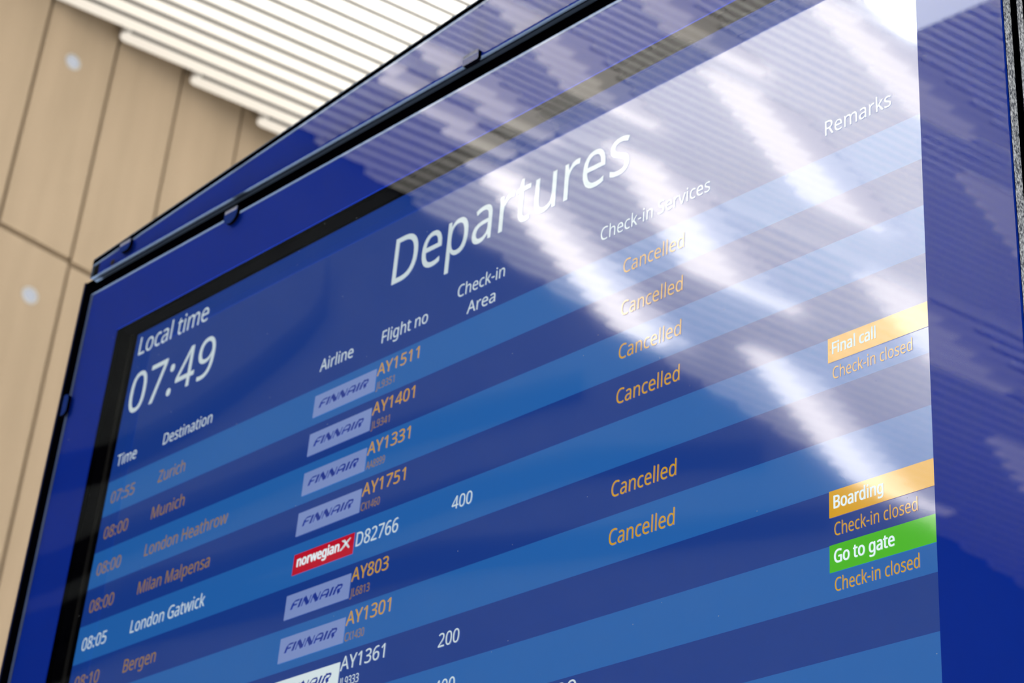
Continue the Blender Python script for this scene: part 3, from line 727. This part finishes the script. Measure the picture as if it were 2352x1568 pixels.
header = hp.build('header_panel', board)
rm = MB()
rm.hexa([(o_l - 0.02, ot - 0.06, WF + 0.05), (o_l - 0.02, ot, WF + 0.05), (o_r, orr, WF + 0.05), (o_r, orr - 0.06, WF + 0.05)],
        [(o_l - 0.02, ot - 0.06, 5.5), (o_l - 0.02, ot, 5.5), (o_r, orr, 5.5), (o_r, orr - 0.06, 5.5)], 'edge_grey')
rm.build('metal_edge', header)
gp = [(hl, top_at(hl) + 0.17), (hl, hv), (hr, hv), (hr, top_at(hr) + 0.17)]
pane(gp, 'glass_panel', header, True)
bp = MB()
bpp = [(hb, top_at(hb) + 0.19), (hb, hv - 0.02), (hr - 0.05, hv - 0.02), (hr - 0.05, top_at(hr) + 0.19)]
bp.hexa([(x, y, -0.585) for x, y in bpp], [(x, y, -0.555) for x, y in bpp], 'blue')
bp.build('blue_border', header)
sw = MB()
su, sv = at(-26.72, -7.62, WF - 0.02)
sw.tris([(su, sv, WF - 0.03)] + [(su + 0.1 * math.cos(k * math.pi / 6), sv + 0.1 * math.sin(k * math.pi / 6), WF - 0.02) for k in range(12)],
        [(0, 1 + k, 1 + (k + 1) % 12) for k in range(12)], 'bezel_lip')
sw.build('screw', header)

# rubber-lined glass clips
def clip(u, v, lu, lv, parent, rf=0.6):
    mb = MB()
    n = 6
    if lu >= lv:                            # hangs over a horizontal edge, lower corners rounded
        r = lv * rf
        pts = [(u - lu / 2, v - lv / 2)]
        pts += [(u - lu / 2 + r - r * math.cos(k * math.pi / 2 / n), v + lv / 2 - r + r * math.sin(k * math.pi / 2 / n)) for k in range(n + 1)]
        pts += [(u + lu / 2 - r + r * math.sin(k * math.pi / 2 / n), v + lv / 2 - r + r * math.cos(k * math.pi / 2 / n)) for k in range(n + 1)]
        pts += [(u + lu / 2, v - lv / 2)]
    else:
        r = lu * rf
        pts = [(u - lu / 2, v + lv / 2)]
        pts += [(u + lu / 2 - r + r * math.sin(k * math.pi / 2 / n), v + lv / 2 - r + r * math.cos(k * math.pi / 2 / n)) for k in range(n + 1)]
        pts += [(u + lu / 2 - r + r * math.cos(k * math.pi / 2 / n), v - lv / 2 + r - r * math.sin(k * math.pi / 2 / n)) for k in range(n + 1)]
        pts += [(u - lu / 2, v - lv / 2)]
    w0, w1 = WF - 0.10, WF - 0.005
    mb.face([(x, y, w0) for x, y in pts], 'clip')
    mb.face([(x, y, w1) for x, y in reversed(pts)], 'black')
    for i in range(len(pts)):
        p, q = pts[i], pts[(i + 1) % len(pts)]
        mb.face([(*p, w0), (*p, w1), (*q, w1), (*q, w0)], 'black')
    o = mb.build('glass_clip', parent)
    rb = MB()
    if lu >= lv:
        rb.box(u - lu / 2 + 0.02, u + lu / 2 - 0.02, v - lv / 2 - 0.02, v - lv / 2 + 0.07, w0 - 0.01, w0 + 0.05, 'clip_grey')
        rb.build('rubber_pad', o)
    return o
cu_, cv_ = at(-21.27, -6.86, WF - 0.1)
clip(cu_, cv_, 0.52, 0.42, board)
cu_, cv_ = at(-12.38, -7.62, WF - 0.1)
clip(cu_, cv_, 0.52, 0.26, header, 0.2)
cu_, cv_ = at(-26.25, -7.96, WF - 0.1)
clip(cu_, cv_, 0.50, 0.30, header)
cu_, cv_ = at(-27.66, -3.33, WF - 0.1)
clip(cu_, cv_, 0.24, 0.62, board)

# display: bezel and lip, then the lit panel
bz = MB()
c0 = (-24.62, 0.2, -4.44, 13.6)
bz.ring((-26.2, 1.8, -5.8, 15.0), (c0[0] - 0.25, c0[1] + 0.25, c0[2] - 0.16, c0[3] + 0.25), -0.07, 0.3, 'bezel')
bz.ring((c0[0] - 0.25, c0[1] + 0.25, c0[2] - 0.16, c0[3] + 0.25), (c0[0] - 0.16, c0[1] + 0.16, c0[2] - 0.10, c0[3] + 0.16), -0.10, 0.3, 'bezel_lip')
bz.ring((c0[0] - 0.16, c0[1] + 0.16, c0[2] - 0.10, c0[3] + 0.16), c0, -0.02, 0.3, 'black')
bz.build('display_bezel', board)

scr = MB()
rows = [(-4.44, 0.0, 'row_dark')]
for k in range(14):
    rows.append((float(k), min(k + 1.0, 13.6), 'row_light' if k % 2 == 0 else 'row_dark'))
for v0, v1, mt in rows:
    scr.face([(c0[0], v0, 0), (c0[0], v1, 0), (c0[1], v1, 0), (c0[1], v0, 0)], mt)
screen = scr.build('screen', board)

# ---------------------------------------------------------------- lettering
GLYPHS = {}
for line in GLYPH_DATA.strip('\n').split('\n'):
    ch, rest = line[0], line[1:]
    adv, _, body = rest.partition(';')
    polys = [[tuple(int(c) for c in p.split(',')) for p in s.split(' ')] for s in body.split('|')] if body.strip() else []
    GLYPHS[ch] = (int(adv), polys)
TRI = {}
def glyph(ch):
    if ch not in TRI:
        adv, polys = GLYPHS[ch]
        def inside(p, s):
            c = False
            for (x0, y0), (x1, y1) in zip(s, s[1:] + s[:1]):
                if (y0 > p[1]) != (y1 > p[1]) and p[0] < (x1 - x0) * (p[1] - y0) / (y1 - y0) + x0:
                    c = not c
            return c
        pts, tri = [], []
        outer = [s for s in polys if not any(t is not s and inside(s[0], t) for t in polys)]
        for s in outer:
            loops = [s] + [t for t in polys if t is not s and t not in outer and inside(t[0], s)]
            n = len(pts)
            pts += [p for q in loops for p in q]
            tri += [tuple(n + i for i in t) for t in tessellate_polygon([[Vector((x, y, 0)) for x, y in q] for q in loops])]
        TRI[ch] = (adv, pts, tri)
    return TRI[ch]

def lay(mb, text, u0, u1, base, cap, w, mat, bold=0.0, shear=0.0):
    """set text so that its ink runs from u0 to u1 on the baseline, capitals cap high"""
    x, items, lo, hi = 0, [], 1e9, -1e9
    for ch in text:
        adv, pts, tri = glyph(ch)
        if pts:
            lo = min(lo, x + min(p[0] for p in pts))
            hi = max(hi, x + max(p[0] for p in pts))
        items.append((x, pts, tri))
        x += adv
    kx, ky = (u1 - u0) / (hi - lo), cap / 1000.0
    shifts = (0.0,) if not bold else (-bold, 0.0, bold)
    for x, pts, tri in items:
        for sft in shifts:
            for sy in ((0.0,) if not bold else (-bold * 0.6, bold * 0.6)):
                mb.tris([(u0 + (x + p[0] - lo) * kx + sft, base - p[1] * ky + sy, w) for p in pts], tri, mat)

W1, W2 = -0.010, -0.018
def text(name, s, u0, u1, base, cap, mat='white', bold=0.0):
    mb = MB()
    lay(mb, s, u0, u1, base, cap, W1, mat, bold)
    return mb.build(name, screen)

text('heading_text', 'Departures', -14.27, -7.05, -1.94, 1.26)
text('clock_caption', 'Local time', -24.42, -21.46, -3.72, 0.56)
text('clock_time', '07:49', -24.42, -20.88, -1.91, 1.2)
text('column_heading', 'Time', -24.42, -23.58, -0.40, 0.33)
text('column_heading', 'Destination', -22.46, -20.50, -0.41, 0.32)
text('column_heading', 'Airline', -16.48, -15.33, -0.42, 0.32)
text('column_heading', 'Flight no', -14.36, -12.86, -0.42, 0.32)
ch_ = MB()
lay(ch_, 'Check-in', -11.95, -10.51, -0.70, 0.31, W1, 'white')
lay(ch_, 'Area', -11.60, -10.74, -0.15, 0.31, W1, 'white')
ch_.build('column_heading', screen)
text('column_heading', 'Check-in Services', -7.73, -4.85, -0.44, 0.32)
text('column_heading', 'Remarks', -2.08, -0.60, -0.47, 0.33)

def stroke(mb, pts, wd, f, mat, w):
    """flat stroke through pts given in letter units, mapped by f"""
    for (a, b_) in zip(pts, pts[1:]):
        dx, dy = b_[0] - a[0], b_[1] - a[1]
        L = math.hypot(dx, dy) or 1
        nx, ny = -dy / L * wd / 2, dx / L * wd / 2
        q = [(a[0] + nx, a[1] + ny), (a[0] - nx, a[1] - ny), (b_[0] - nx, b_[1] - ny), (b_[0] + nx, b_[1] + ny)]
        mb.face([(*f(*p), w) for p in q], mat)

def finnair_logo(k, bright):
    mb = MB()
    u0, u1, v0, v1 = -16.50, -14.40, k + 0.225, k + 0.80
    bgm = 'logo_bright' if bright else 'logo_dim'
    mb.face([(u0, v0, W1), (u0, v1, W1), (u1, v1, W1), (u1, v0, W1)], bgm)
    cap = 0.195
    base = v0 + 0.375
    x0 = u0 + 0.19
    sx = 1.72 / 9.55
    def f(x, y):
        return x0 + (x + 0.45 * y) * sx, base - y * cap
    th, tn = 0.40, 0.19
    x = 0.0
    # F
    stroke(mb, [(x + .15, 0), (x + .15, .72), (x + .24, .88), (x + .42, .93), (x + 1.15, .93)], tn, f, 'navy', W2)
    stroke(mb, [(x + .15, 0), (x + .15, .75)], th, f, 'navy', W2)
    stroke(mb, [(x + .15, .47), (x + .95, .47)], tn, f, 'navy', W2)
    x += 1.35
    stroke(mb, [(x + .15, 0), (x + .15, 1)], th, f, 'navy', W2)
    x += .62
    for _ in range(2):
        stroke(mb, [(x + .07, 0), (x + .07, 1)], tn, f, 'navy', W2)
        stroke(mb, [(x + .10, .98), (x + 1.18, .06)], th * 1.15, f, 'navy', W2)
        stroke(mb, [(x + 1.28, 0), (x + 1.28, 1)], tn, f, 'navy', W2)
        x += 1.66
    # A with a round shoulder
    stroke(mb, [(x + .12, 0), (x + .12, .55), (x + .24, .82), (x + .46, .93), (x + .95, .93), (x + 1.18, .85), (x + 1.25, .65)], tn, f, 'navy', W2)
    stroke(mb, [(x + .12, 0), (x + .12, .6)], tn * 1.5, f, 'navy', W2)
    stroke(mb, [(x + 1.25, 0), (x + 1.25, .70)], th, f, 'navy', W2)
    stroke(mb, [(x + .1, .40), (x + 1.25, .40)], tn, f, 'navy', W2)
    x += 1.72
    stroke(mb, [(x + .15, 0), (x + .15, 1)], th, f, 'navy', W2)
    x += .66
    # R
    stroke(mb, [(x + .15, 0), (x + .15, .62), (x + .26, .86), (x + .48, .93)], th, f, 'navy', W2)
    stroke(mb, [(x + .44, .93), (x + .98, .93), (x + 1.20, .84), (x + 1.26, .68), (x + 1.16, .52), (x + .95, .45), (x + .55, .45)], tn * 1.2, f, 'navy', W2)
    stroke(mb, [(x + .72, .45), (x + 1.12, .0)], th, f, 'navy', W2)
    return mb.build('airline_logo', screen)

def norwegian_logo(k):
    mb = MB()
    u0, u1, v0, v1 = -16.44, -14.45, k + 0.26, k + 0.76
    mb.face([(u0, v0, W1), (u0, v1, W1), (u1, v1, W1), (u1, v0, W1)], 'red')
    lay(mb, 'norwegian', u0 + 0.14, u0 + 1.52, v0 + 0.32, 0.235, W2, 'white', bold=0.011)
    # small aeroplane sign: one swept body, a short wing across it and a tail
    def f(x, y):
        return u0 + 1.55 + x * 0.34, v0 + 0.335 - y * 0.24
    for poly in (
        [(0.0, .05), (.14, .0), (.5, .36), (1.0, 1.0), (.88, 1.02), (.42, .60), (.2, .28), (.1, .22)],
        [(.30, .98), (.42, 1.02), (.66, .62), (.95, .12), (.86, .0), (.56, .42), (.34, .78)],
        [(.34, .98), (.30, .78), (.12, .96), (.2, 1.02)],
    ):
        mb.tris([(*f(*p), W2) for p in poly], tessellate_polygon([[Vector((*p, 0)) for p in poly]]), 'white')
    return mb.build('airline_logo', screen)

flights = [
    ('07:55', 'Zurich', -21.30, 'F', 'AY1511', -13.02, 'JL9351', None, 'C'),
    ('08:00', 'Munich', -21.07, 'F', 'AY1401', -13.02, 'JL9341', None, 'C'),
    ('08:00', 'London Heathrow', -19.18, 'F', 'AY1331', -13.02, 'AA8999', None, 'C'),
    ('08:00', 'Milan Malpensa', -19.61, 'F', 'AY1751', -13.02, 'CX1460', None, 'C'),
    ('08:05', 'London Gatwick', -19.55, 'N', 'D82766', -13.07, None, '400', ('Final call', 'box_orange', -1.05)),
    ('08:10', 'Bergen', -21.13, 'F', 'AY803', -13.24, 'JL6813', None, 'C'),
    (None, None, 0, 'F', 'AY1301', -13.02, 'CX1430', None, 'C'),
    (None, None, 0, 'W', 'AY1361', -13.04, 'JL9333', '200', ('Boarding', 'box_orange', -0.97)),
    (None, None, 0, None, None, 0, None, '400', ('Go to gate', 'box_green', -0.78)),
]
for k, (tm, dest, dr, logo, fn, fr_, cs, area, rem) in enumerate(flights):
    cancelled = rem == 'C'
    tc = 'orange' if cancelled else 'white'
    if tm:
        text('departure_time', tm, -24.36, -23.36, k + 0.68, 0.33, 'orange_soft' if cancelled else 'white')
    if dest:
        text('destination_name', dest, -22.38, dr, k + 0.68, 0.33, 'orange_soft' if cancelled else 'white')
    if logo == 'N':
        norwegian_logo(k)['label'] = 'red airline logo with white lettering'
    elif logo:
        lg = finnair_logo(k, logo == 'W')
        if logo == 'W':
            lg['label'] = 'bright white airline logo with blue lettering'
    if fn:
        b0 = 0.62 if logo == 'N' else 0.435
        text('flight_number', fn, -14.38, fr_, k + b0, 0.33 if logo == 'N' else 0.31, tc)
    if cs:
        text('codeshare_number', cs, -14.36, -13.76, k + 0.79, 0.19, 'orange_soft' if cancelled else 'white')
    if area:
        text('desk_area_number', area, -11.46, -10.88, k + 0.60, 0.29, 'white')
    if cancelled:
        text('cancelled_note', 'Cancelled', -7.05, -5.47, k + 0.625, 0.33, 'orange')
    else:
        s_, bm_, r_ = rem
        mb = MB()
        mb.face([(-2.06, k - 0.005, W1), (-2.06, k + 0.49, W1), (c0[1], k + 0.49, W1), (c0[1], k - 0.005, W1)], bm_)
        lay(mb, s_, -1.96, r_, k + 0.335, 0.235, W2, 'white', bold=0.006)
        mb.build('status_box', screen)['label'] = ('green' if bm_ == 'box_green' else 'orange') + ' status box reading ' + s_
        text('checkin_note', 'Check-in closed', -1.96, -0.32, k + 0.84, 0.24, 'orange')
text('service_desk_number', '20', -8.16, -7.66, 9.37, 0.29, 'white')
